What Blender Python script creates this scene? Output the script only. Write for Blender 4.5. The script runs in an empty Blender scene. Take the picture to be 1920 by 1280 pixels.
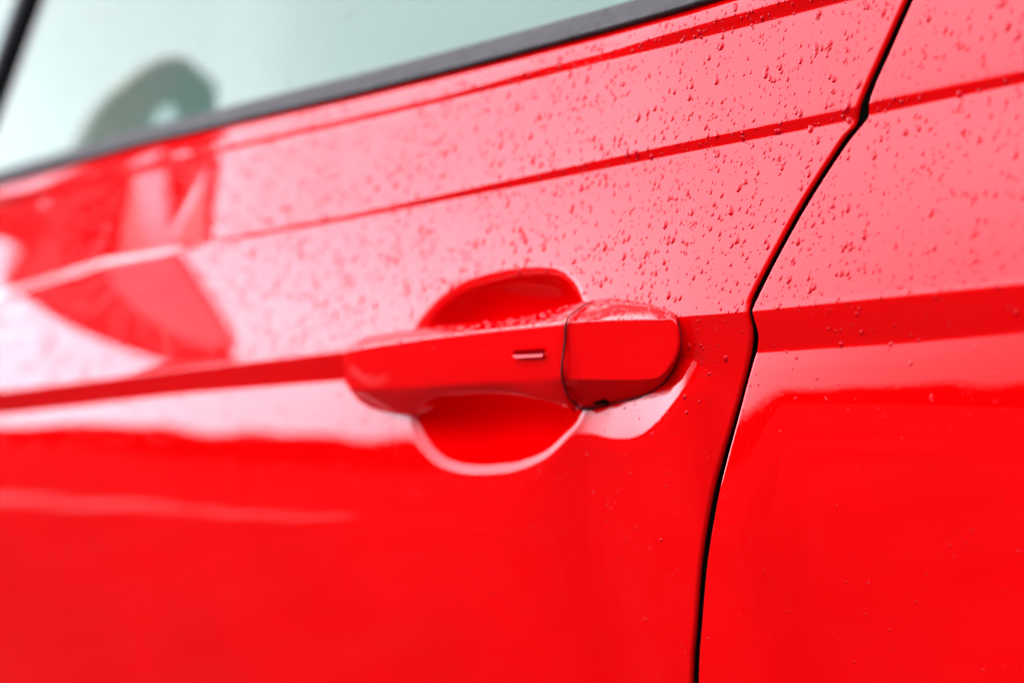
import bpy, bmesh, math, random
import numpy as np
R = math.radians
rng = np.random.default_rng(7)
random.seed(7)
SC = bpy.context.scene
COL = SC.collection

# ---------------------------------------------------------------- camera
# the car's flank is the plane y = 0, outside is -y, the front of the car is towards -x
W0, H0 = 1920.0, 1280.0
LENS = 70.0
FPX = LENS / 36.0 * W0
YAW, PITCH, ROLL = R(48.0), R(-1.5), R(4.0)
Z0 = 0.93
DIST = 1.0
F = np.array([-math.sin(YAW) * math.cos(PITCH), math.cos(YAW) * math.cos(PITCH), math.sin(PITCH)])
CAM = np.array([0.0, 0.0, Z0]) - F * DIST
R0 = np.array([math.cos(YAW), math.sin(YAW), 0.0])
U0 = np.cross(R0, F)
RV = math.cos(ROLL) * R0 - math.sin(ROLL) * U0
UV = math.cos(ROLL) * U0 + math.sin(ROLL) * R0
cam = bpy.data.cameras.new('camera')
co = bpy.data.objects.new('camera', cam); COL.objects.link(co)
from mathutils import Matrix, Vector
M = Matrix(((RV[0], UV[0], -F[0], CAM[0]), (RV[1], UV[1], -F[1], CAM[1]), (RV[2], UV[2], -F[2], CAM[2]), (0, 0, 0, 1)))
co.matrix_world = M
cam.lens = LENS; cam.sensor_width = 36.0; cam.clip_start = 0.05; cam.clip_end = 3000
cam.dof.use_dof = True
cam.dof.focus_distance = 0.895
cam.dof.aperture_fstop = 3.6
SC.camera = co

# ---------------------------------------------------------------- sky and light
SUN_EL, SUN_AZ = R(40), R(-62)
w = bpy.data.worlds.new('World'); SC.world = w; w.use_nodes = True
nt = w.node_tree; N = nt.nodes; LK = nt.links
for n in list(N): N.remove(n)
wo = N.new('ShaderNodeOutputWorld'); bg = N.new('ShaderNodeBackground'); LK.new(bg.outputs[0], wo.inputs[0])
sky = N.new('ShaderNodeTexSky'); sky.sky_type = 'NISHITA'; sky.sun_disc = False
sky.sun_elevation = SUN_EL; sky.sun_rotation = SUN_AZ; sky.air_density = 1.0; sky.dust_density = 4.0
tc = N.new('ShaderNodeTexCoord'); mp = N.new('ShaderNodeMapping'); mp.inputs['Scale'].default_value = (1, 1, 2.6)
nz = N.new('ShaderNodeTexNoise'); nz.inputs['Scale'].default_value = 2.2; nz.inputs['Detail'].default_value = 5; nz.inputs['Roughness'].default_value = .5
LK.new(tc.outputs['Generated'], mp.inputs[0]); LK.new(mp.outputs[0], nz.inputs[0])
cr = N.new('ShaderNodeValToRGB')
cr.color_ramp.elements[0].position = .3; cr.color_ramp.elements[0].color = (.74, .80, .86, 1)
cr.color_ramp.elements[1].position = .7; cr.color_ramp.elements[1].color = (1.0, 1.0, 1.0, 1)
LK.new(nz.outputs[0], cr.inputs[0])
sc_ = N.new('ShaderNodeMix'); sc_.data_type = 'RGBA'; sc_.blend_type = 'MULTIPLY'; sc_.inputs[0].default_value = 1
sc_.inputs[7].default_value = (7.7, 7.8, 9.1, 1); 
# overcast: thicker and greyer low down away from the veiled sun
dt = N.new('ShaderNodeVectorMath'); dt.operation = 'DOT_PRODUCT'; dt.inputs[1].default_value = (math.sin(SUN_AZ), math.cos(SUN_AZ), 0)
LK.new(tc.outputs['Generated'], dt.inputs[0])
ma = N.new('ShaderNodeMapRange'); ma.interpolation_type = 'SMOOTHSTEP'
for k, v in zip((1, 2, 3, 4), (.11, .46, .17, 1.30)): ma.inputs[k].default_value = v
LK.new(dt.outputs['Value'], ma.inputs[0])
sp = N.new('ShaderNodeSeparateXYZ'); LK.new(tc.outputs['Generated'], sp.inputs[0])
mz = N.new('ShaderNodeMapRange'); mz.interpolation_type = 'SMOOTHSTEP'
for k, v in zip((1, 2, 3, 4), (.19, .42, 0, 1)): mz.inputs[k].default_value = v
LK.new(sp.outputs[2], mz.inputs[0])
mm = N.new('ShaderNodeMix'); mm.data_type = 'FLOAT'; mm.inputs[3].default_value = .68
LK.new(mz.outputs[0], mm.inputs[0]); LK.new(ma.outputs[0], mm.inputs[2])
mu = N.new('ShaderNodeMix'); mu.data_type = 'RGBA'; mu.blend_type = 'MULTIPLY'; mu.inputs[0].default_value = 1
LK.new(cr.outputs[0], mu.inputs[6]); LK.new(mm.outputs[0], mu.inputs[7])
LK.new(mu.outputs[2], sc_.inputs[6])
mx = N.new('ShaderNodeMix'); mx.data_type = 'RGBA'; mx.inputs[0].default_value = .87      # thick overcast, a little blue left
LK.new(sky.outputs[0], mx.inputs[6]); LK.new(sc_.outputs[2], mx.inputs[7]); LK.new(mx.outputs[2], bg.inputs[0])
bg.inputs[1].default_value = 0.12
sl = bpy.data.lights.new('sun', 'SUN'); sl.energy = 0.6; sl.angle = R(20); sl.color = (1, .97, .93)
so = bpy.data.objects.new('sun', sl); COL.objects.link(so)
so.rotation_euler = Vector((math.sin(SUN_AZ) * math.cos(SUN_EL), math.cos(SUN_AZ) * math.cos(SUN_EL), math.sin(SUN_EL))).to_track_quat('Z', 'Y').to_euler()
SC.view_settings.view_transform = 'Standard'; SC.view_settings.look = 'None'
SC.view_settings.exposure = 3.1; SC.view_settings.gamma = 1.0
SC.cycles.use_denoising = True
SC.cycles.max_bounces = 10
SC.cycles.sample_clamp_indirect = 12

# ---------------------------------------------------------------- materials
def mat(name, col, rough=.5, metal=0.0, ior=1.5, noise=None, bump=None, spec=.5):
    m = bpy.data.materials.new(name); m.use_nodes = True
    t = m.node_tree; b = t.nodes['Principled BSDF']
    b.inputs['Base Color'].default_value = (*col, 1); b.inputs['Roughness'].default_value = rough
    b.inputs['Metallic'].default_value = metal; b.inputs['IOR'].default_value = ior
    b.inputs['Specular IOR Level'].default_value = spec
    tc = t.nodes.new('ShaderNodeTexCoord')
    if noise:
        sc, lo, hi, det = noise
        n = t.nodes.new('ShaderNodeTexNoise'); n.inputs['Scale'].default_value = sc; n.inputs['Detail'].default_value = det
        t.links.new(tc.outputs['Object'], n.inputs[0])
        r = t.nodes.new('ShaderNodeValToRGB'); r.color_ramp.elements[0].position = .3; r.color_ramp.elements[1].position = .7
        r.color_ramp.elements[0].color = (*[c * lo for c in col], 1); r.color_ramp.elements[1].color = (*[c * hi for c in col], 1)
        t.links.new(n.outputs[0], r.inputs[0]); t.links.new(r.outputs[0], b.inputs['Base Color'])
    if bump:
        sc, st, dist = bump
        n = t.nodes.new('ShaderNodeTexNoise'); n.inputs['Scale'].default_value = sc; n.inputs['Detail'].default_value = 3
        t.links.new(tc.outputs['Object'], n.inputs[0])
        u = t.nodes.new('ShaderNodeBump'); u.inputs['Strength'].default_value = st; u.inputs['Distance'].default_value = dist
        t.links.new(n.outputs[0], u.inputs['Height']); t.links.new(u.outputs[0], b.inputs['Normal'])
    return m

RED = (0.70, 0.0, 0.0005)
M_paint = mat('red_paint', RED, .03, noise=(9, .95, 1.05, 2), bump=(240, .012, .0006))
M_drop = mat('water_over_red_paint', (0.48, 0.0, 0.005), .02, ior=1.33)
M_clear = mat('water_on_grey_trim', (0.03, 0.028, 0.027), .02, ior=1.33)
M_rubber = mat('black_rubber', (.004, .004, .004), .6, spec=.2)
M_black = mat('black_plastic', (.006, .006, .007), .45, spec=.3)
M_trim = mat('grey_belt_trim', (.026, .0215, .019), .6, noise=(150, .55, 1.5, 5), bump=(500, .1, .0003), spec=.12)
M_asphalt = mat('dark_asphalt', (.013, .013, .014), .95, noise=(3, .7, 1.3, 6), spec=.0)
M_wood = mat('dark_foliage', (.009, .013, .007), .9, noise=(.6, .6, 1.5, 5), spec=.0)
M_pave = mat('pale_pavement', (.22, .21, .20), .8, noise=(1.5, .8, 1.1, 5))
M_cloth = mat('grey_upholstery', (.05, .055, .055), .9, noise=(40, .8, 1.2, 3))
M_mirror = mat('mirror_glass', (.82, .84, .85), .02, metal=1.0)

def glass_mat(name, tint):
    m = bpy.data.materials.new(name); m.use_nodes = True
    t = m.node_tree
    for n in list(t.nodes): t.nodes.remove(n)
    o = t.nodes.new('ShaderNodeOutputMaterial'); ms = t.nodes.new('ShaderNodeMixShader')
    fr = t.nodes.new('ShaderNodeFresnel'); ge = t.nodes.new('ShaderNodeNewGeometry')
    m1 = t.nodes.new('ShaderNodeMath'); m1.operation = 'MULTIPLY_ADD'; m1.inputs[1].default_value = -2; m1.inputs[2].default_value = 1
    m2 = t.nodes.new('ShaderNodeMath'); m2.operation = 'POWER'; m2.inputs[0].default_value = 1.6      # the same share from either side of the pane
    t.links.new(ge.outputs['Backfacing'], m1.inputs[0]); t.links.new(m1.outputs[0], m2.inputs[1]); t.links.new(m2.outputs[0], fr.inputs[0])
    
    tr = t.nodes.new('ShaderNodeBsdfTransparent'); tr.inputs[0].default_value = (*tint, 1)
    gl = t.nodes.new('ShaderNodeBsdfGlossy'); gl.inputs['Roughness'].default_value = .01
    gl.inputs[0].default_value = (.96, .93, .80, 1)
    t.links.new(fr.outputs[0], ms.inputs[0]); t.links.new(tr.outputs[0], ms.inputs[1]); t.links.new(gl.outputs[0], ms.inputs[2])
    t.links.new(ms.outputs[0], o.inputs[0])
    return m
M_glass = glass_mat('green_tinted_glass', (.085, .17, .14))
M_glass2 = glass_mat('dark_tinted_glass', (.13, .18, .165))

# ---------------------------------------------------------------- helpers
def mesh_obj(name, verts, faces, m, parent=None, smooth=True):
    me = bpy.data.meshes.new(name); me.from_pydata([tuple(map(float, v)) for v in verts], [], [tuple(map(int, f)) for f in faces])
    bm = bmesh.new(); bm.from_mesh(me); bmesh.ops.recalc_face_normals(bm, faces=bm.faces); bm.to_mesh(me); bm.free()
    me.materials.append(m)
    if smooth: me.polygons.foreach_set('use_smooth', [True] * len(me.polygons))
    o = bpy.data.objects.new(name, me); COL.objects.link(o)
    if parent: o.parent = parent
    return o

def tag(o, label=None, cat=None, group=None, kind=None):
    if label: o['label'] = label
    if cat: o['category'] = cat
    if group: o['group'] = group
    if kind: o['kind'] = kind
    return o

def grid_obj(name, P, m, parent=None, closed_u=False, closed_v=False):
    """P: (rows, cols, 3) array lofted into one sheet"""
    nr, nc = P.shape[:2]
    idx = np.arange(nr * nc).reshape(nr, nc)
    if closed_u: idx = np.vstack([idx, idx[:1]])
    if closed_v: idx = np.hstack([idx, idx[:, :1]])
    q = np.stack([idx[:-1, :-1], idx[:-1, 1:], idx[1:, 1:], idx[1:, :-1]], -1).reshape(-1, 4)
    me = bpy.data.meshes.new(name)
    v = P.reshape(-1, 3)
    me.vertices.add(len(v)); me.vertices.foreach_set('co', v.astype(np.float32).ravel())
    me.loops.add(q.size); me.loops.foreach_set('vertex_index', q.astype(np.int32).ravel())
    me.polygons.add(len(q)); me.polygons.foreach_set('loop_start', np.arange(0, q.size, 4, dtype=np.int32))
    me.polygons.foreach_set('use_smooth', np.ones(len(q), dtype=bool))
    me.update(calc_edges=True); me.validate()
    me.materials.append(m)
    o = bpy.data.objects.new(name, me); COL.objects.link(o)
    if parent: o.parent = parent
    return o

def box_bm(bm, c, s, bev=.0):
    r = bmesh.ops.create_cube(bm, size=1.0)
    for v in r['verts']: v.co = Vector((c[0] + v.co.x * s[0], c[1] + v.co.y * s[1], c[2] + v.co.z * s[2]))
    if bev:
        es = list({e for v in r['verts'] for e in v.link_edges})
        bmesh.ops.bevel(bm, geom=es, offset=bev, segments=4, affect='EDGES', profile=.5)

def bm_obj(name, bm, m, parent=None, smooth=True):
    me = bpy.data.meshes.new(name); bm.to_mesh(me); bm.free()
    me.materials.append(m)
    if smooth: me.polygons.foreach_set('use_smooth', [True] * len(me.polygons))
    o = bpy.data.objects.new(name, me); COL.objects.link(o)
    if parent: o.parent = parent
    return o

def at(px, py, y):
    """the point of the plane y = const that the photograph shows at (px, py)"""
    d = F + (px - W0 / 2) / FPX * RV - (py - H0 / 2) / FPX * UV
    t = (y - CAM[1]) / d[1]
    return CAM + d * t

def lin(x, xs, ys):
    """piecewise linear with linear extrapolation"""
    x = np.asarray(x, float); xs = np.asarray(xs, float); ys = np.asarray(ys, float)
    r = np.interp(x, xs, ys)
    lo = x < xs[0]; hi = x > xs[-1]
    r = np.where(lo, ys[0] + (x - xs[0]) * (ys[1] - ys[0]) / (xs[1] - xs[0]), r)
    r = np.where(hi, ys[-1] + (x - xs[-1]) * (ys[-1] - ys[-2]) / (xs[-1] - xs[-2]), r)
    return r

def smooth_poly(pts, n, closed=False):
    """Catmull-Rom resample of a polyline, n points equally spaced"""
    p = np.array(pts, float)
    if closed: p = np.vstack([p[-1], p, p[0], p[1]])
    else: p = np.vstack([2 * p[0] - p[1], p, 2 * p[-1] - p[-2]])
    out = []
    for i in range(1, len(p) - 2):
        for t in np.linspace(0, 1, 16, endpoint=False):
            a, b, c, d = p[i - 1], p[i], p[i + 1], p[i + 2]
            out.append(.5 * ((2 * b) + (-a + c) * t + (2 * a - 5 * b + 4 * c - d) * t * t + (-a + 3 * b - 3 * c + d) * t ** 3))
    out.append(p[-2]); out = np.array(out)
    s = np.r_[0, np.cumsum(np.linalg.norm(np.diff(out, axis=0), axis=1))]
    q = np.linspace(0, s[-1], n + 1 if closed else n)
    r = np.stack([np.interp(q, s, out[:, k]) for k in range(out.shape[1])], -1)
    return r[:-1] if closed else r

def smooth_pairs(pts, k):
    p = np.array(pts, float); p = np.vstack([p[-1], p, p[0], p[1]]); out = []
    for i in range(1, len(p) - 2):
        a, b, c, d = p[i - 1], p[i], p[i + 1], p[i + 2]
        for t in np.linspace(0, 1, k, endpoint=False):
            out.append(.5 * ((2 * b) + (-a + c) * t + (2 * a - 5 * b + 4 * c - d) * t * t + (-a + 3 * b - 3 * c + d) * t ** 3))
    return np.array(out)

# ---------------------------------------------------------------- body side: crease lines with the tilt of the sheet metal at each
XG = np.linspace(-1.0, 1.25, 900)
def soft(A, sg=2.2):
    k = np.arange(-8, 9); g = np.exp(-k * k / (2 * sg * sg)); g /= g.sum()
    B = np.pad(A, ((0, 0), (8, 8)), mode='reflect', reflect_type='odd')
    return np.array([np.convolve(r, g, 'valid') for r in B])
class Skin:
    """the flank as a family of crease lines z_j(x), with the slope dy/dz of the sheet at each; between them the slope runs linearly"""
    def __init__(s, curves, ref):
        n = len(curves)
        Y = np.zeros((n, len(XG)))
        for it in range(6):
            Z, T = [], []
            for j, c in enumerate(curves):
                pts = []
                for (px, py, t) in c:
                    y = 0.0
                    for k in range(3):
                        p = at(px, py, y); y = float(np.interp(p[0], XG, Y[j]))
                    pts.append((p[0], p[2], t))
                pts = np.array(pts)
                Z.append(lin(XG, pts[:, 0], pts[:, 1])); T.append(np.interp(XG, pts[:, 0], np.tan(np.radians(pts[:, 2]))))
            Z = np.array(Z); T = np.array(T)
            Z = soft(Z); T = soft(T)
            for j in range(1, n): Z[j] = np.minimum(Z[j], Z[j - 1] - .0004)
            Y = np.zeros_like(Z)
            for j in range(1, n): Y[j] = Y[j - 1] + (Z[j] - Z[j - 1]) * (T[j] + T[j - 1]) / 2
            Y = Y - Y[ref][None, :]
        s.Z, s.T, s.Y, s.n = Z, T, Y, n
    def rows(s, j, x): return np.interp(x, XG, s.Z[j])
    def y(s, x, z):
        x = np.asarray(x, float); z = np.asarray(z, float)
        xf = np.clip((x - XG[0]) / (XG[1] - XG[0]), 0, len(XG) - 1.001); i = xf.astype(int); f = xf - i
        out = np.zeros(np.broadcast(x, z).shape)
        g = lambda A, j: A[j][i] * (1 - f) + A[j][i + 1] * f
        for j in range(s.n - 1):
            z0, z1 = g(s.Z, j), g(s.Z, j + 1)
            last = j == s.n - 2; first = j == 0
            m = ((z <= z0) | first) & ((z > z1) | last)
            u = (z - z0) / (z1 - z0); uc = np.clip(u, -5, 5)
            t0, t1 = g(s.T, j), g(s.T, j + 1)
            val = g(s.Y, j) + (z1 - z0) * (t0 * uc + (t1 - t0) * uc * uc / 2)
            out = np.where(m, val, out)
        return out

def off(c, dy, t): return [(px, py + dy, t) for (px, py) in c]
def tl(c, ts): return [(px, py, t) for (px, py), t in zip(c, ts)]
BELT = [(-400, 455), (0, 348), (262, 275), (640, 187), (977, 103), (1280, 22), (1349, 0), (1800, -130), (2400, -310)]
C0T = [(-400, 478), (0, 374), (394, 281), (640, 222), (805, 187), (1015, 129), (1127, 101), (1240, 68), (1487, 0), (1920, -120), (2400, -260)]
C0B = [(-400, 492), (0, 386), (394, 291), (640, 237), (805, 197), (1015, 145), (1127, 117), (1240, 89), (1570, 5), (1920, -84), (2400, -208)]
C1T = [(-400, 649), (0, 547), (194, 486), (330, 463), (421, 446), (640, 406), (959, 337), (1240, 277), (1600, 203), (1634, 193), (1920, 135), (2400, 38)]
C1B = [(-400, 662), (0, 560), (194, 498), (330, 473), (421, 455), (640, 414), (959, 351), (1240, 294), (1600, 224), (1634, 214), (1920, 154), (2400, 62)]
C2T = [(-400, 775), (0, 735), (310, 698), (640, 661), (1060, 617), (1280, 595), (1395, 587), (1920, 534), (2400, 486)]
C2Bf = [(-400, 815), (0, 776), (339, 736), (640, 711), (900, 705), (1060, 722), (1090, 735), (1139, 735), (1209, 722), (1248, 700), (1283, 664), (1306, 668), (1326, 690), (1420, 760), (2400, 900)]
C2Br = [(0, 760), (1420, 659), (1700, 641), (1920, 622), (2400, 580)]
HZf = [(-400, 808), (0, 822), (242, 846), (450, 878), (725, 892), (950, 885), (1030, 850), (1065, 812), (1100, 806), (1150, 820), (1190, 820), (1215, 805), (1260, 757), (1300, 695), (1326, 720), (1420, 800), (2400, 1000)]
HZr = [(0, 930), (1340, 905), (1388, 885), (1414, 845), (1442, 758), (1465, 742), (1700, 746), (1920, 754), (2400, 770)]
def common(A, B):
    AL = (7, 7, 7, 7, 7, 6, 2.5, 0, 0, 0, 0, 0)
    c1 = [46, 46, 46, 42, 0, -18, -20, -20, -20, -20, -20, -20]
    c0 = [-16, -16, -9, -4, -14, -14, -8, -18, -22, -22, -22]
    return [
        off(BELT, -3, 30), off(BELT, 3, 26), tl([(px, py - 4) for px, py in C0T], [16] * 11),
        tl([(px, py + 1) for px, py in C0T], c0), tl([(px, py - 1) for px, py in C0B], c0), off(C0B, 4, 14), tl([(px, py + 9) for px, py in C0B], [A + d for d in (7, 7, 7, 6, 4.5, 2, 1, 0, 0, 0, 0)]),
        tl([(px, py - 14) for px, py in C1T], [A - 1 + d for d in AL]), tl([(px, py - 2) for px, py in C1T], [A - 2 + d for d in AL]), tl([(px, py + 1) for px, py in C1T], c1), tl([(px, py - 1) for px, py in C1B], c1), off(C1B, 3, 16), off(C1B, 8, B), 
        off(C2T, -18, B - 2), off(C2T, -4, B + 2), off(C2T, 1, -16)]
def flat(y, t, xs=(-600, 0, 640, 1280, 1920, 2600)): return [(x, y, t) for x in xs]
fc = common(10.5, 13) + [tl([(px, py - 4) for px, py in C2Bf], [-16] * 11 + [-13, -11, -10, -10]),
    tl([(px, py + 4) for px, py in C2Bf], [8, 8, 8, 8, 8, 9, 11, 12, 12, 12, 12, 9, -10, -10, -10]),
    tl(HZf, [3, 3, 3, 3, 3, 3, 4, 5, 5, 5, 5, 5, 5, 4, -9, -10, -10]),
    tl([(px, py + 34) for px, py in HZf], [0, 0, 0, 0, 0, -1, -4, -7, -7, -7, -7, -7, -7, -8, -10, -10, -10]),
    flat(1000, -7), flat(1300, -11), flat(2500, -14)]
rc = common(10.5, 13) + [off(C2Br, -3, -18), off(C2Br, 4, 9), off(C2Br, 40, 5), off(HZr, 4, 3), off(HZr, 48, -3), off(HZr, 115, -7), flat(1300, -10), flat(2500, -14)]
REF = 14
SF, SR = Skin(fc, REF), Skin(rc, REF)

# the gap between the doors
GL = [(1770, -160), (1696, 0), (1652, 97), (1612, 187), (1600, 236), (1577, 262), (1502, 379), (1446, 480), (1412, 545), (1400, 576), (1402, 600), (1407, 622), (1405, 650), (1394, 707), (1373, 785), (1353, 852), (1332, 930), (1312, 1050), (1302, 1175), (1295, 1280), (1290, 1700), (1290, 2500)]
GR = [(1784, -160), (1710, 0), (1667, 97), (1632, 176), (1623, 225), (1586, 270), (1516, 377), (1458, 480), (1420, 555), (1408, 582), (1416, 611), (1420, 632), (1417, 655), (1402, 707), (1382, 783), (1361, 862), (1345, 930), (1325, 1050), (1314, 1175), (1308, 1280), (1303, 1700), (1303, 2500)]
def on_skin(S, pts):
    out = []
    for px, py in pts:
        y = 0.0
        for k in range(6):
            p = at(px, py, y); y = float(S.y(p[0], p[2]))
        out.append(at(px, py, y))
    return np.array(out)
gl = on_skin(SF, smooth_poly(GL, 160)); gr = on_skin(SR, smooth_poly(GR, 160))
def gapx(g, z): o = np.argsort(g[:, 2]); return np.interp(z, g[o, 2], g[o, 0])

# the hollow behind the handle, and the shallow dish round its rear cap
CUP_C = (930, 690)
CUP = [(775, 690), (788, 625), (812, 588), (850, 556), (889, 537), (966, 519), (1030, 517), (1060, 533), (1080, 562), (1096, 620), (1100, 700), (1078, 775), (1051, 808), (1016, 840), (966, 861), (908, 868), (862, 865), (823, 850), (793, 815), (779, 765)]
cupc = on_skin(SF, [CUP_C])[0]
cupp = on_skin(SF, smooth_poly(CUP, 120, True))
cang = np.arctan2(cupp[:, 2] - cupc[2], cupp[:, 0] - cupc[0]); crad = np.hypot(cupp[:, 2] - cupc[2], cupp[:, 0] - cupc[0])
o_ = np.argsort(cang); cang, crad = cang[o_], crad[o_]
cang = np.r_[cang - 2 * np.pi, cang, cang + 2 * np.pi]; crad = np.r_[crad, crad, crad]
CAPO = [(1100, 575), (1160, 562), (1215, 568), (1264, 586), (1280, 628), (1276, 672), (1249, 720), (1209, 746), (1139, 764), (1088, 772), (1070, 700), (1072, 620)]
capp = on_skin(SF, smooth_poly(CAPO, 120, True)); capc = capp.mean(0)
aang = np.arctan2(capp[:, 2] - capc[2], capp[:, 0] - capc[0]); arad = np.hypot(capp[:, 2] - capc[2], capp[:, 0] - capc[0])
o_ = np.argsort(aang); aang, arad = aang[o_], arad[o_]
aang = np.r_[aang - 2 * np.pi, aang, aang + 2 * np.pi]; arad = np.r_[arad, arad, arad]
def dent(x, z):
    """how far the front door's sheet is pressed in"""
    dx, dz = x - cupc[0], z - cupc[2]
    rr = np.hypot(dx, dz); d = rr - np.interp(np.arctan2(dz, dx), cang, crad)      # metres outside the rim
    e = .006                                                                        # the rim rolls over within e
    s = -d
    roll = np.where(s > -e, (np.clip(s, -e, 0) + e) ** 2 / (2 * e), 0)              # slope 0 -> 1 at the rim
    inside = np.clip(s, 0, None)
    bowl = .021 * (1 - np.exp(-inside / .015))
    cup = roll * .75 + bowl * 1.05
    dx, dz = x - capc[0], z - capc[2]
    rr = np.hypot(dx, dz); a = np.arctan2(dz, dx); d2 = rr - np.interp(a, aang, arad)
    ad = np.degrees(a)                                                              # only below and behind the cap
    low = np.clip((ad + 138) / 25, 0, 1) * np.clip((-2 - ad) / 22, 0, 1)
    wi, wo = .011, .021
    q = np.clip(wo - d2, 0, wo - wi)
    dish = (q * q / (2 * (wo - wi)) + np.clip(wi - np.maximum(d2, -.006), 0, None)) * .03 * low
    return np.maximum(cup, dish)
def front_y(x, z): return SF.y(x, z) + dent(x, z)
def rear_y(x, z): return SR.y(x, z)

def door(name, S, yfun, gapcurve, xfar, sub, cols, flip, parent):
    """one skin: rows follow the crease lines, the last columns turn in round the edge at the gap"""
    rows = []
    for j in range(S.n - 1):
        for k in range(sub[j]): rows.append(j + k / sub[j])
    rows.append(S.n - 1.0); rows = np.array(rows)
    jr = np.minimum(rows.astype(int), S.n - 2); fr = rows - jr
    nc = len(cols)
    x = np.linspace(0, 1, nc)[None, :].repeat(len(rows), 0) * 0 + xfar
    z = np.zeros_like(x)
    for it in range(12):
        for r in range(len(rows)):
            z[r] = S.rows(jr[r], x[r]) * (1 - fr[r]) + S.rows(jr[r] + 1, x[r]) * fr[r]
        x = xfar + (gapx(gapcurve, z) - xfar) * cols[None, :]
    y = yfun(x, z)
    # rolled edge
    sgn = -1 if flip else 1
    ex, ey = [], []
    rad = .0016
    P = np.stack([x, y, z], -1)
    dist = np.abs(gapx(gapcurve, z) - x)
    P[..., 1] += np.where(dist < rad, rad - np.sqrt(np.clip(rad ** 2 - (rad - np.clip(dist, 0, rad)) ** 2, 0, None)), 0)
    edge = P[:, -1:, :]
    e1 = edge + np.array([0, .0009, 0]); e2 = edge + np.array([-sgn * .012, .0014, 0]); e3 = edge + np.array([-sgn * .03, .004, 0])
    P = np.concatenate([P, e1, e2, e3], 1)
    if flip: P = P[:, ::-1]
    return grid_obj(name, P, M_paint, parent)

# ---------------------------------------------------------------- the car
car = bpy.data.objects.new('red_car', None); COL.objects.link(car); car.location = (0, 0, 0)
tag(car, 'wet glossy red car, close on its front door handle, window and rear door edge', 'car')
xl, xr = -0.95, 1.15
xcup = (np.array([at(760, 690, 0)[0], at(1290, 690, 0)[0]]) - xl) / (at(1400, 650, 0)[0] - xl)
cols = np.r_[np.linspace(0, xcup[0], 60, endpoint=False), np.linspace(xcup[0], xcup[1], 200, endpoint=False), np.linspace(xcup[1], .985, 25, endpoint=False), 1 - .015 * np.linspace(1, 0, 40) ** 1.5]
subf = [2, 3, 2, 3, 2, 2, 8, 3, 2, 3, 2, 2, 56, 6, 4, 30, 6, 36, 14, 36, 20, 6]
front_door = door('front_door', SF, front_y, gl, xl, subf, cols, False, car)
colr = np.r_[np.linspace(0, .97, 60, endpoint=False), 1 - .03 * np.linspace(1, 0, 50) ** 1.5]
subr = [2, 3, 2, 3, 2, 2, 8, 3, 2, 3, 2, 2, 10, 3, 3, 6, 3, 6, 8, 6, 8, 10, 8, 6]
rear_door = door('rear_door', SR, rear_y, gr, xr, subr, colr, True, car)

# belt trim, glass and pillar above the door
bx = np.linspace(-.95, 1.1, 160)
bz = np.interp(bx, XG, SF.Z[0]); by = np.interp(bx, XG, SF.Y[0])
TW = np.interp(bx, [-.6, .2], [.0125, .0135])
prof = [(-.0015, -.004), (-.0035, -.002), (-.0045, .002), (-.0045, .05), (-.0044, .12), (-.0036, .5), (-.0024, .82), (-.0016, .9), (.001, .98), (.006, 1.0), (.012, .97), (.016, .9), (.016, -.4)]
rowsP = []
for (dy, fz) in prof:
    rowsP.append(np.stack([bx, by + dy + .010 * max(0, fz), bz + .0005 + TW * fz if abs(fz) > .01 else bz + fz * .3], -1))
trim = grid_obj('belt_trim', np.array(rowsP), M_trim, car)
# black strip standing in for the shadow under the trim
shadow_strip = grid_obj('trim_shadow', np.array([np.stack([bx, by + .0005, bz - .0007], -1), np.stack([bx, by - .0008, bz], -1), np.stack([bx, by + .001, bz + .0008], -1), np.stack([bx, by + .008, bz + .0008], -1)]), M_rubber, car)
GT = math.tan(R(14.5))
def glass_pt(x, h):
    z = np.interp(x, bx, bz + TW); y = np.interp(x, bx, by) + .013
    return np.array([x, y + h * GT, z + h])
# front edge of the pane runs along the black divider
d0 = at(-15, 235, .02); d1 = at(75, -35, .10)
def quad_pane(name, xs0, xs1, h, m, parent, thick=.004):
    P = []
    for hh in np.linspace(-.03, h, 8):
        f = (hh) / h
        a = xs0[0] + (xs0[1] - xs0[0]) * f; b = xs1[0] + (xs1[1] - xs1[0]) * f
        P.append([glass_pt(x, hh) for x in np.linspace(a, b, 40)])
    return grid_obj(name, np.array(P), m, parent)
H_GL = .40
def edge_x(px0, py0, px1, py1):
    # where a line of the photograph meets the pane at h = 0 and h = .2
    out = []
    for (px, py) in ((px0, py0), (px1, py1)):
        lo = .05
        for k in range(30):
            p = at(px, py, lo); base = np.interp(p[0], bx, by) + .013; zb = np.interp(p[0], bx, bz + TW)
            lo = base + (p[2] - zb) * GT
        out.append((p[0], p[2] - zb))
    (xa, ha), (xb, hb) = out
    s = (xb - xa) / (hb - ha)
    return xa - s * ha, xa + s * (H_GL - ha)
eA = edge_x(0, 170, 62, 0)
window = quad_pane('side_window', eA, (1.0, .85), H_GL, M_glass, car)
quarter = quad_pane('quarter_window', (eA[0] - .35, eA[1] - .02), (eA[0] - .012, eA[1] - .012), H_GL * .97, M_glass, car)
vb = []
for hh in np.linspace(-.03, H_GL, 10):
    f = hh / H_GL; xe = eA[0] + (eA[1] - eA[0]) * f
    p = glass_pt(xe, hh)
    vb.append([p + np.array([dx, dy, 0]) for dx, dy in ((-.017, .012), (-.017, -.005), (-.013, -.009), (-.003, -.009), (.002, -.005), (.002, .012))])
divider = grid_obj('window_divider', np.array(vb), M_rubber, car, closed_v=True)

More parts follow.
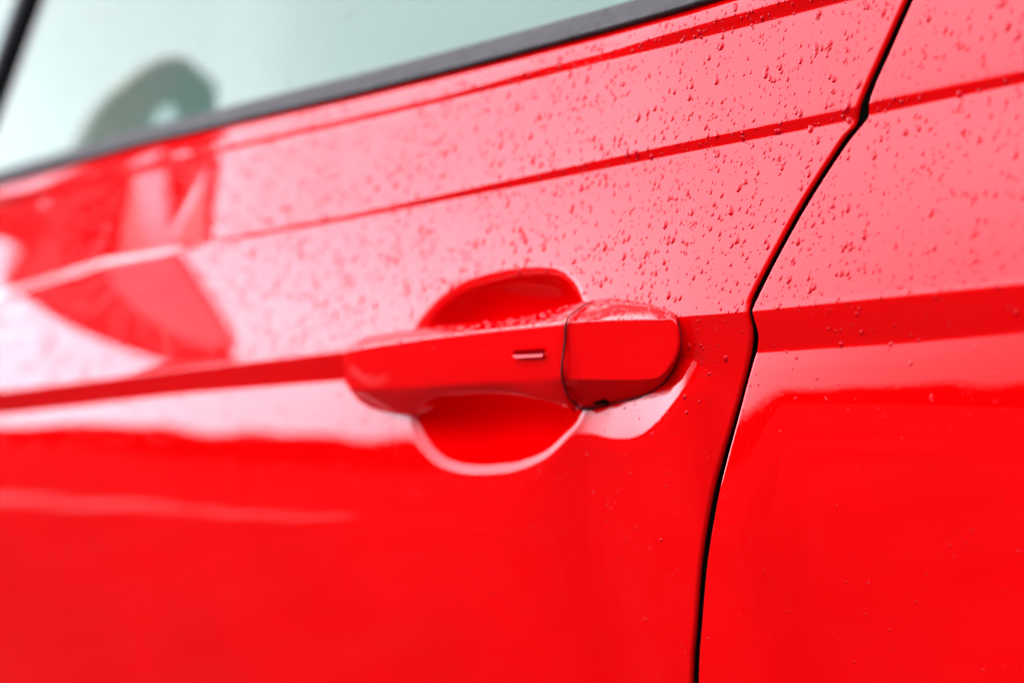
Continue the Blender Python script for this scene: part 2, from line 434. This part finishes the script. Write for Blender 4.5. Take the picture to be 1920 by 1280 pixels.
# ---------------------------------------------------------------- door handle
handle = bpy.data.objects.new('door_handle', None); COL.objects.link(handle); handle.parent = car
def curve_on(pts, yk):
    """photograph polyline on its own depth: yk gives y for each point"""
    return np.array([at(px, py, y) for (px, py), y in zip(pts, yk)])
def fillet(poly, rads, n=5):
    poly = np.array(poly, float); k = len(poly); out = []
    for i in range(k):
        a, b, c = poly[i - 1], poly[i], poly[(i + 1) % k]
        u = a - b; v = c - b; lu, lv = np.linalg.norm(u) + 1e-9, np.linalg.norm(v) + 1e-9
        r = min(rads[i], lu * .48, lv * .48)
        p, q = b + u / lu * r, b + v / lv * r
        for t in np.linspace(0, 1, n): out.append((1 - t) ** 2 * p + 2 * t * (1 - t) * b + t * t * q)
    return np.array(out)
# edges of the grip: back top, front top, front low, bottom
YF = lambda px: np.interp(px, [632, 650, 700, 850, 1060], [-.0150, -.0205, -.0225, -.0225, -.0165])
E1 = [(634, 662), (650, 655), (700, 646), (793, 633), (870, 624), (960, 615), (1060, 606)]
E2 = [(648, 722), (664, 732), (700, 731), (793, 726), (900, 719), (985, 715), (1053, 709)]
E3 = [(655, 738), (676, 757), (700, 770), (748, 781), (772, 781), (790, 765), (806, 753), (831, 746), (908, 741), (966, 743), (1016, 753), (1084, 767)]
E0 = [(652, 640), (677, 631), (730, 622), (793, 614), (900, 603), (985, 592), (1040, 579), (1082, 566), (1112, 563)]
c1 = curve_on(E1, [YF(p[0]) for p in E1]); c2 = curve_on(E2, [YF(p[0] - 2) + .0030 for p in E2])
c3 = curve_on(E3, [YF(p[0] - 25) + np.interp(p[0], [655, 700, 775, 806, 1016, 1084], [.006, .014, .014, .009, .009, .013]) for p in E3])
c0 = curve_on(E0, [YF(p[0] - 40) + .0165 for p in E0])
for c in (c1, c2, c3, c0): c[:] = c[np.argsort(c[:, 0])]
xa = c1[0, 0]; xb = c1[-1, 0]
def sm(c, x, k):
    q = smooth_poly(c, 120); return lin(x, q[:, 0], q[:, k])
ST = []
xs = np.r_[xa + (xa * 0 + .012) * (1 - np.cos(np.linspace(0, math.pi / 2, 12, endpoint=False))), np.linspace(xa + .012, xb, 60)]
for i, x in enumerate(xs):
    y1, z1 = sm(c1, x, 1), sm(c1, x, 2); y2, z2 = sm(c2, x, 1), sm(c2, x, 2)
    y3, z3 = sm(c3, x, 1), sm(c3, x, 2); y0, z0 = sm(c0, x, 1), sm(c0, x, 2)
    yb = .002 if x < at(785, 760, -.01)[0] else y3 + .004
    poly = [(y0, z0), (y1, z1), (y2, z2), (y3, z3), (yb, z3 + (.0015 if yb > 0 else .004)), (max(y0, yb) + .0005, z0 - .004)]
    sec = fillet(poly, [.0025, .0012, .002, .004, .003, .003])
    u = min(1, (x - xa) / .012)
    if u < 1:                                           # round the front tip
        k = math.sqrt(max(0, 1 - (1 - u) ** 2)); k = .72 + .28 * k
        c = sec.mean(0); sec = np.stack([c[0] + .006 + (sec[:, 0] - c[0] - .006) * k, c[1] + (sec[:, 1] - c[1]) * (.9 + .1 * k)], -1)
    ST.append(np.stack([np.full(len(sec), x), sec[:, 0], sec[:, 1]], -1))
ST = np.array(ST)
# the grip ends along the slanting joint with the cap
ju = curve_on([(1113, 563), (1085, 579), (1063, 599), (1059, 640)], [.001, -.008, -.0165, -.0165])[::-1]
jl = curve_on([(1053, 703), (1066, 741), (1088, 767)], [-.0165, -.0045, .0045])
jm = (ju[0, 2] + jl[0, 2]) / 2
o_u, o_l = np.argsort(ju[1:, 1]), np.argsort(jl[:, 1])
lim = np.where(ST[..., 2] > jm, np.interp(ST[..., 1], ju[1:, 1][o_u], ju[1:, 0][o_u]), np.interp(ST[..., 1], jl[:, 1][o_l], jl[:, 0][o_l]))
ST[..., 0] = np.minimum(ST[..., 0], lim - .0003)
tip = ST[:1] * .5 + ST[:1].mean(1, keepdims=True) * .5 + np.array([-.0006, 0, 0])
tip2 = ST[:1] * .02 + ST[:1].mean(1, keepdims=True) * .98 + np.array([-.0006, 0, 0])
endc = ST[-1:] * .02 + ST[-1:].mean(1, keepdims=True) * .98
grip = grid_obj('grip', np.concatenate([tip2, tip, ST, endc]), M_paint, handle, closed_v=True)

# rear cap over the lock
OUT = [(1113, 563), (1160, 561), (1209, 567), (1245, 578), (1266, 592), (1277, 630), (1273, 669), (1248, 715), (1209, 742), (1139, 760), (1090, 767), (1070, 744), (1056, 705), (1060, 640), (1064, 603), (1085, 582)]
INN = [(1078, 604), (1130, 601), (1190, 599), (1240, 599), (1266, 600), (1272, 632), (1268, 665), (1242, 704), (1205, 712), (1139, 712), (1085, 711), (1064, 710), (1056, 703), (1060, 640), (1064, 606), (1068, 604)]
yseam = -.0165
def cap_y(px): return np.interp(px, [1056, 1275], [yseam, -.0035])
oy = []
for i, (px, py) in enumerate(OUT):
    ybase = [.001, .002, .002, .001, 0, .0012, .0040, .0073, .0088, .0090, .0055, -.003, yseam + .0004, yseam + .0004, yseam + .0008, -.008][i]
    oy.append(ybase)
Oc = smooth_pairs(curve_on(OUT, oy), 6); Ic = smooth_pairs(curve_on(INN, [cap_y(p[0]) + .0028 * (p[1] - 600) / 110 for p in INN]), 6)
rings = [Oc + np.array([0, .014, 0]), Oc]
for t in (.25, .5, .75, .9, .97): rings.append(Oc * (1 - t) + Ic * t)
cc = Ic.mean(0)
rings.append(Ic)
for t in (.04, .12, .3, .5, .7, .9, .99): 
    q = Ic * (1 - t) + cc * t; rings.append(q)
lock_cap = grid_obj('lock_cap', np.array(rings), M_paint, handle, closed_v=True)
# dark joint lines round the cap
def tube(name, pts, r, m, parent, n=8):
    pts = np.array(pts); T = np.gradient(pts, axis=0); T /= np.linalg.norm(T, axis=1, keepdims=True)
    A = np.cross(T, np.array([.3, .9, .2])); A /= np.linalg.norm(A, axis=1, keepdims=True); B = np.cross(T, A)
    a = np.linspace(0, 2 * np.pi, n, endpoint=False)
    P = pts[:, None] + r * (np.cos(a)[None, :, None] * A[:, None] + np.sin(a)[None, :, None] * B[:, None])
    return grid_obj(name, P, m, parent, closed_v=True)
SEAM = [(1113, 563), (1085, 579), (1063, 599), (1059, 640), (1053, 703), (1066, 741), (1088, 767)]
sy = [.001, -.008, yseam, yseam, yseam, -.008, .0005]
tube('cap_joint', smooth_poly(curve_on(SEAM, [y - .0002 for y in sy]), 50), .00042, M_rubber, handle)
tube('cap_gasket', Oc[4 * 6:10 * 6 + 1] + np.array([0, -.0005, 0]), .0006, M_rubber, handle)
# key access notch under the cap and the touch slot in the grip
def slab(name, pts, y0, y1, m, parent):
    a = [at(px, py, y0(px)) for px, py in pts]; n = len(pts)
    b = [p + np.array([0, y1, 0]) for p in a]
    f = [tuple(range(n)), tuple(range(2 * n - 1, n - 1, -1))] + [(i, (i + 1) % n, n + (i + 1) % n, n + i) for i in range(n)]
    return mesh_obj(name, a + b, f, m, parent, smooth=False)
slab('key_notch', [(1109, 751), (1116, 750), (1119, 747), (1131, 747), (1135, 752), (1134, 757), (1112, 758)], lambda p: .0040, .006, mat('notch_black', (.002, .002, .002), .9, spec=.0), handle)
GF = lambda px: float(YF(px)) - .0003
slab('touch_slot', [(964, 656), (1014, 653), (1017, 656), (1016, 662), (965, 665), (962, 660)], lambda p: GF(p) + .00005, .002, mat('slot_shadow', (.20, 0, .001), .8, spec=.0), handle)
sl_pts = [(962, 664), (1016, 662), (1018, 666), (1015, 671), (965, 674), (962, 670)]
a = [at(px, py, GF(px) - (.0002 if i in (0, 1) else .0016)) for i, (px, py) in enumerate(sl_pts)]
a = [at(962, 666, GF(962) + .0002), at(1016, 664, GF(1016) + .0002), at(1018, 665.5, GF(1018) - .0001), at(1015, 668.5, GF(1015) - .0004), at(965, 671, GF(965) - .0004), at(962, 668.5, GF(962) - .0001)]
b = [p + np.array([0, .004, 0]) for p in a]
n = 6
mesh_obj('slot_lip', a + b, [tuple(range(n)), tuple(range(2 * n - 1, n - 1, -1))] + [(i, (i + 1) % n, n + (i + 1) % n, n + i) for i in range(n)], M_paint, handle, smooth=False)

# ---------------------------------------------------------------- body behind the doors, cabin
bm = bmesh.new()
gm = (gl + gr) / 2
pill = []
for p in gm[::3]:
    pill.append([p + np.array([dx, dy, 0]) for dx, dy in ((-.05, .012), (.05, .012), (.05, .06), (-.05, .06))])
grid_obj('door_pillar', np.array(pill), M_rubber, car, closed_v=True)
bm = bmesh.new(); box_bm(bm, (.05, .80, 1.52), (1.9, 1.25, .05), .02); bm_obj('roof', bm, M_paint, car)
bm = bmesh.new(); box_bm(bm, (.05, 1.62, .72), (2.1, .05, .62), .01); bm_obj('far_door', bm, M_black, car)
bm = bmesh.new(); box_bm(bm, (-1.15, .82, .85), (.35, 1.5, .36), .06); bm_obj('dashboard', bm, M_black, car)
bm = bmesh.new(); box_bm(bm, (.05, .82, .30), (2.2, 1.6, .06), .01); bm_obj('cabin_floor', bm, M_black, car)
bm = bmesh.new(); box_bm(bm, (.1, .05, .33), (2.1, .08, .25), .02); bm_obj('sill', bm, M_paint, car)
mesh_obj('windscreen', [(-1.35, .1, 1.0), (-1.35, 1.6, 1.0), (-.62, 1.42, 1.52), (-.62, .22, 1.52)], [(0, 1, 2, 3)], M_glass2, car, smooth=False)
mesh_obj('far_window', [(-1.0, 1.61, 1.0), (1.1, 1.61, 1.0), (1.0, 1.44, 1.51), (-.62, 1.44, 1.51)], [(0, 1, 2, 3)], M_glass2, car, smooth=False)
for yc in (.48, 1.18):
    bm = bmesh.new(); box_bm(bm, (.12, yc, .82), (.16, .48, .72), .06); s_ = bm_obj('seat_back', bm, M_cloth, car)
    bm = bmesh.new(); box_bm(bm, (.16, yc, 1.26), (.10, .26, .17), .045); bm_obj('headrest', bm, M_cloth, s_)

# wing mirror, ahead of the frame: the paint shows its reflection
wm = bpy.data.objects.new('wing_mirror', None); COL.objects.link(wm); wm.parent = car
MX, MZ, GA = -.645, 1.093, 16.0
MO = [(-.02, -.075), (-.06, -.085), (-.12, -.097), (-.18, -.100), (-.215, -.096), (-.238, -.082), (-.240, -.064), (-.208, -.035), (-.128, .025), (-.090, .085), (-.066, .135), (-.042, .142), (-.012, .09), (-.01, .0)]   # (y, z) of the rim
mo = smooth_poly(MO, 64, True); mc = mo.mean(0)
rg = []
for (sc_k, dx) in ((.02, -.105), (.3, -.104), (.6, -.095), (.8, -.075), (.93, -.045), (1.0, -.012), (1.0, -.002), (.985, .003), (.95, .002), (.6, -.022), (.02, -.022)):
    rg.append(np.stack([np.full(64, MX + dx), mc[0] + (mo[:, 0] - mc[0]) * sc_k, MZ + mc[1] + (mo[:, 1] - mc[1]) * sc_k], -1))
grid_obj('mirror_housing', np.array(rg), M_paint, wm, closed_v=True)
GO = [(-.085, -.03), (-.12, -.062), (-.16, -.078), (-.19, -.083), (-.208, -.078), (-.210, -.066), (-.172, -.032), (-.106, .022), (-.078, .074), (-.062, .106), (-.050, .106), (-.062, .03)]
go = smooth_poly(GO, 64, True); gc = go.mean(0)
rg = []
for k in (1.0, .85, .7, .55, .4, .25, .1, .01):
    yy = gc[0] + (go[:, 0] - gc[0]) * k; zz = gc[1] + (go[:, 1] - gc[1]) * k
    u = yy - gc[0]
    rg.append(np.stack([MX + .010 - math.tan(R(GA)) * u - (u * u + (zz - gc[1]) ** 2) / (2 * 1.3), yy, MZ + zz], -1))
grid_obj('mirror_glass', np.array(rg), M_mirror, wm, closed_v=True)
arm = []
for t in np.linspace(0, 1, 8):
    c = np.array([MX - .05, -.08 + .11 * t, MZ - .0 - .03 * t]); a_ = np.linspace(0, 2 * np.pi, 20, endpoint=False)
    arm.append(np.stack([c[0] + .035 * np.cos(a_), np.full(20, c[1]), c[2] + .018 * np.sin(a_)], -1))
grid_obj('mirror_arm', np.array(arm), M_black, wm, closed_v=True)

# ---------------------------------------------------------------- surroundings the paint reflects
ground = mesh_obj('ground', [(-400, -400, 0), (400, -400, 0), (400, 400, 0), (-400, 400, 0)], [(0, 1, 2, 3)], M_asphalt, smooth=False); tag(ground, kind='structure')
M_line = mat('worn_white_line', (.22, .21, .21), .85, noise=(5, .6, 1.1, 5), spec=.1)
for x0, x1 in ((-6.6, -5.5), (-5.24, -4.80), (-4.60, -4.42), (-4.22, -3.96), (-3.74, -3.56)):
    tag(mesh_obj('road_marking', [(x0, -2.63, .004), (x1, -2.63, .004), (x1, -2.27, .004), (x0, -2.27, .004)], [(0, 1, 2, 3)], M_line, smooth=False), kind='structure')
NR, NH = 360, 14
ang = np.linspace(0, 2 * np.pi, NR, endpoint=False)
hh = 3.5 + .15 * np.sin(ang * 9 + 1) + .12 * np.sin(ang * 23) + rng.normal(0, .25, NR)
P = []
for k in range(NH):
    t = k / (NH - 1)
    rr = 60 + 5 * (t - .5) ** 2 * 0 + np.where(t < .5, 0, (t - .5) * 8) - 1.2 * math.sin(math.pi * t) + rng.normal(0, .5, NR)
    zz = hh * math.sin(math.pi * t) ** .6 * (1 if 0 < k < NH - 1 else 0) + rng.normal(0, .15, NR) * (0 < k < NH - 1)
    P.append(np.stack([np.cos(ang) * rr, np.sin(ang) * rr, zz], -1))
woods = grid_obj('woods', np.array(P), M_wood, closed_v=True)
tag(woods, kind='stuff')

# ---------------------------------------------------------------- rain
def drop_mesh(name, seed, m, segs=12, rings=4):
    r = random.Random(seed)
    v, f = [], []
    skew = r.uniform(-.25, .25); ex = r.uniform(1.15, 1.7); hgt = r.uniform(.34, .52)
    for k in range(rings):
        a = k / rings * math.pi / 2
        for s in range(segs):
            b = 2 * math.pi * s / segs
            cx, cy = math.cos(b), math.sin(b)
            rad = math.cos(a) * (1 - .12 * cy)
            v.append((cx * rad + skew * cy * math.cos(a) * .4, cy * rad * ex - .15 * math.sin(a), hgt * math.sin(a) ** .9))
    v.append((0, -.15, hgt))
    for k in range(rings - 1):
        for s in range(segs):
            s2 = (s + 1) % segs; f.append((k * segs + s, k * segs + s2, (k + 1) * segs + s2, (k + 1) * segs + s))
    for s in range(segs): f.append(((rings - 1) * segs + s, (rings - 1) * segs + (s + 1) % segs, rings * segs))
    return np.array(v), f
DV = [drop_mesh('drop', s, None) for s in range(8)]
SV = [drop_mesh('drop', s, None, 7, 2) for s in range(20, 26)]
def project(p):
    d = p - CAM; k = d @ F
    return W0 / 2 + d @ RV / k * FPX, H0 / 2 - d @ UV / k * FPX
drops = []      # (size, centre, right, up, normal, where)
def sizes(k): return np.clip(rng.lognormal(math.log(.00054), .45, k), .00022, .0015)
def scatter(S, yfun, where, x0, x1, z0, z1, dens):
    k = int(dens * (x1 - x0) * (z1 - z0)); sz = sizes(k)
    x = rng.uniform(x0, x1, k); z = rng.uniform(z0, z1, k)
    zc = np.interp(x, XG, S.Z[REF]); upper = z > zc
    thin = np.sin(x * 61 + 2 * np.sin(z * 47)) * np.sin(z * 83 + 1.3) < -.7
    keep = (upper | (rng.uniform(size=k) < np.where(z > zc - .05, .30, .22 if where == 'front' else .08))) & ~(thin & (rng.uniform(size=k) < .5))
    x, z, sz, zc, upper = x[keep], z[keep], sz[keep], zc[keep], upper[keep]
    sz = sz * np.where(upper, 1, np.where(z < zc - .045, .40, .75))
    X, Zz, Sz = [x], [z], [sz]
    tr = np.where(upper & (rng.uniform(size=len(x)) < .09))[0]      # runs of beads left by trickles
    zz = z[tr].copy()
    for q in range(5):
        zz = zz - rng.uniform(.0025, .006, len(tr)); ok = (zz > zc[tr]) & (rng.uniform(size=len(tr)) < .75)
        tr, zz = tr[ok], zz[ok]
        X.append(x[tr] + rng.normal(0, .0005, len(tr))); Zz.append(zz.copy()); Sz.append(sz[tr] * rng.uniform(.35, .8, len(tr)))
    x, z, sz = np.concatenate(X), np.concatenate(Zz), np.concatenate(Sz)
    m = z < np.interp(x, XG, S.Z[1]) - .003
    if where == 'front': m &= (x < gapx(gl, z) - .003) & (dent(x, z) < .0012)
    else: m &= x > gapx(gr, z) + .002
    x, z, sz = x[m], z[m], sz[m]
    e = .0006
    y = yfun(x, z); yx = (yfun(x + e, z) - yfun(x - e, z)) / (2 * e); yz = (yfun(x, z + e) - yfun(x, z - e)) / (2 * e)
    n = np.stack([yx, -np.ones_like(x), yz], -1); n /= np.linalg.norm(n, axis=1, keepdims=True)
    up = np.array([0, 0, 1.0]) - n * n[:, 2:]; up /= np.linalg.norm(up, axis=1, keepdims=True); rt = np.cross(up, n)
    a = -.32 + rng.normal(0, .25, len(x)); ca, sa = np.cos(a)[:, None], np.sin(a)[:, None]
    rt2, up2 = rt * ca + up * sa, up * ca - rt * sa
    p = np.stack([x, y, z], -1)
    for q in range(len(x)): drops.append((float(sz[q]), p[q], rt2[q], up2[q], n[q], where))
scatter(SF, front_y, 'front', -.62, .30, .72, 1.17, 72000)
scatter(SR, rear_y, 'rear', .10, .36, .72, 1.17, 64000)
vis = []
for d in drops:
    u, v = project(d[1])
    if -60 < u < 1980 and -60 < v < 1340:
        sharp = 1 / (1 + abs((d[1] - CAM) @ F - .935) * 10)
        vis.append((d[0] * FPX / ((d[1] - CAM) @ F) * sharp, d))
vis.sort(key=lambda t: -t[0])
big, rest = vis[:300], vis[300:]
S_OF = {'front': SF, 'rear': SR}
bigm = []
for v, f in DV:
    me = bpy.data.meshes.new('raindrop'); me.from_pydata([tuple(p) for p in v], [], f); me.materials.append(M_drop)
    me.polygons.foreach_set('use_smooth', [True] * len(me.polygons)); bigm.append(me)
for i, (_, (s, p, rt, up, n, where)) in enumerate(big):
    o = bpy.data.objects.new('raindrop', bigm[i % len(bigm)]); COL.objects.link(o)
    Mx = Matrix(((rt[0] * s, up[0] * s, n[0] * s, p[0]), (rt[1] * s, up[1] * s, n[1] * s, p[1]), (rt[2] * s, up[2] * s, n[2] * s, p[2]), (0, 0, 0, 1)))
    o.matrix_world = Mx
    zl, zu = float(np.interp(p[0], XG, S_OF[where].Z[REF])), float(np.interp(p[0], XG, S_OF[where].Z[9]))
    zone = 'above its upper crease' if p[2] > zu else ('between its upper crease and the handle line' if p[2] > zl else 'below the handle line')
    tag(o, 'small raindrop beaded on the red %s door %s' % (where, zone), 'raindrop', 'raindrops on the %s door %s' % (where, zone))
def joined(name, lst, m, src):
    V, Fc, o = [], [], 0
    for i, (s, p, rt, up, n, where) in enumerate(lst):
        v, f = src[i % len(src)]
        V.append(p + s * (v[:, :1] * rt + v[:, 1:2] * up + v[:, 2:] * n)); Fc += [tuple(a + o for a in q) for q in f]; o += len(v)
    me = bpy.data.meshes.new(name); me.from_pydata(np.concatenate(V).tolist(), [], Fc); me.materials.append(m)
    me.polygons.foreach_set('use_smooth', [True] * len(me.polygons))
    ob = bpy.data.objects.new(name, me); COL.objects.link(ob); return tag(ob, kind='stuff')
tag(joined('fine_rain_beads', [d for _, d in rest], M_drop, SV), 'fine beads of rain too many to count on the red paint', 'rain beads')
def on_mesh(obj, cnt, zmin, smul, xr=None):
    me = obj.data; out = []
    nv = np.zeros(len(me.vertices) * 3); me.vertices.foreach_get('co', nv); nv = nv.reshape(-1, 3)
    tri = []
    for pl in me.polygons:
        q = nv[list(pl.vertices)]
        nn = np.cross(q[1] - q[0], q[2] - q[0]); ar = np.linalg.norm(nn)
        if ar < 1e-12: continue
        nn /= ar
        c = q.mean(0)
        if nn @ (CAM - c) < 0: nn = -nn
        if nn[2] > zmin and (xr is None or xr[0] < c[0] < xr[1]): tri.append((ar, q, nn))
    a = np.array([t[0] for t in tri]); a /= a.sum()
    for i in rng.choice(len(tri), cnt, p=a):
        _, q, nn = tri[i]; u, v = rng.uniform(0, 1, 2)
        p = q[0] + u * (q[1] - q[0]) + v * (q[-1] - q[0]) * (1 - 0)
        up = np.array([0, 0, 1.0]) - nn * nn[2]; up /= np.linalg.norm(up) + 1e-9; rt = np.cross(up, nn)
        out.append((float(sizes(1)[0]) * smul, p, rt, up, nn, 'x'))
    return out
hd = on_mesh(grip, 340, .45, 1.0) + on_mesh(lock_cap, 190, .35, 1.05) + on_mesh(grip, 40, -.2, .35) + on_mesh(lock_cap, 30, -.2, .35)
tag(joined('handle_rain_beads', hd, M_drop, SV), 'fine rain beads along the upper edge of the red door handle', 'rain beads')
td = on_mesh(trim, 420, -.1, .6, (-.5, .35))
tag(joined('trim_rain_beads', td, M_clear, SV), 'fine rain beads along the grey window trim', 'rain beads')
# beads on the pane
M_bead = mat('clear_water', (1, 1, 1), .0, ior=1.33); M_bead.node_tree.nodes['Principled BSDF'].inputs['Transmission Weight'].default_value = 1.0
wd = on_mesh(window, 1500, -1, 1.1, (-.55, .3))
tag(joined('window_rain_beads', wd, M_bead, SV), 'fine rain beads on the pale side window glass', 'rain beads')
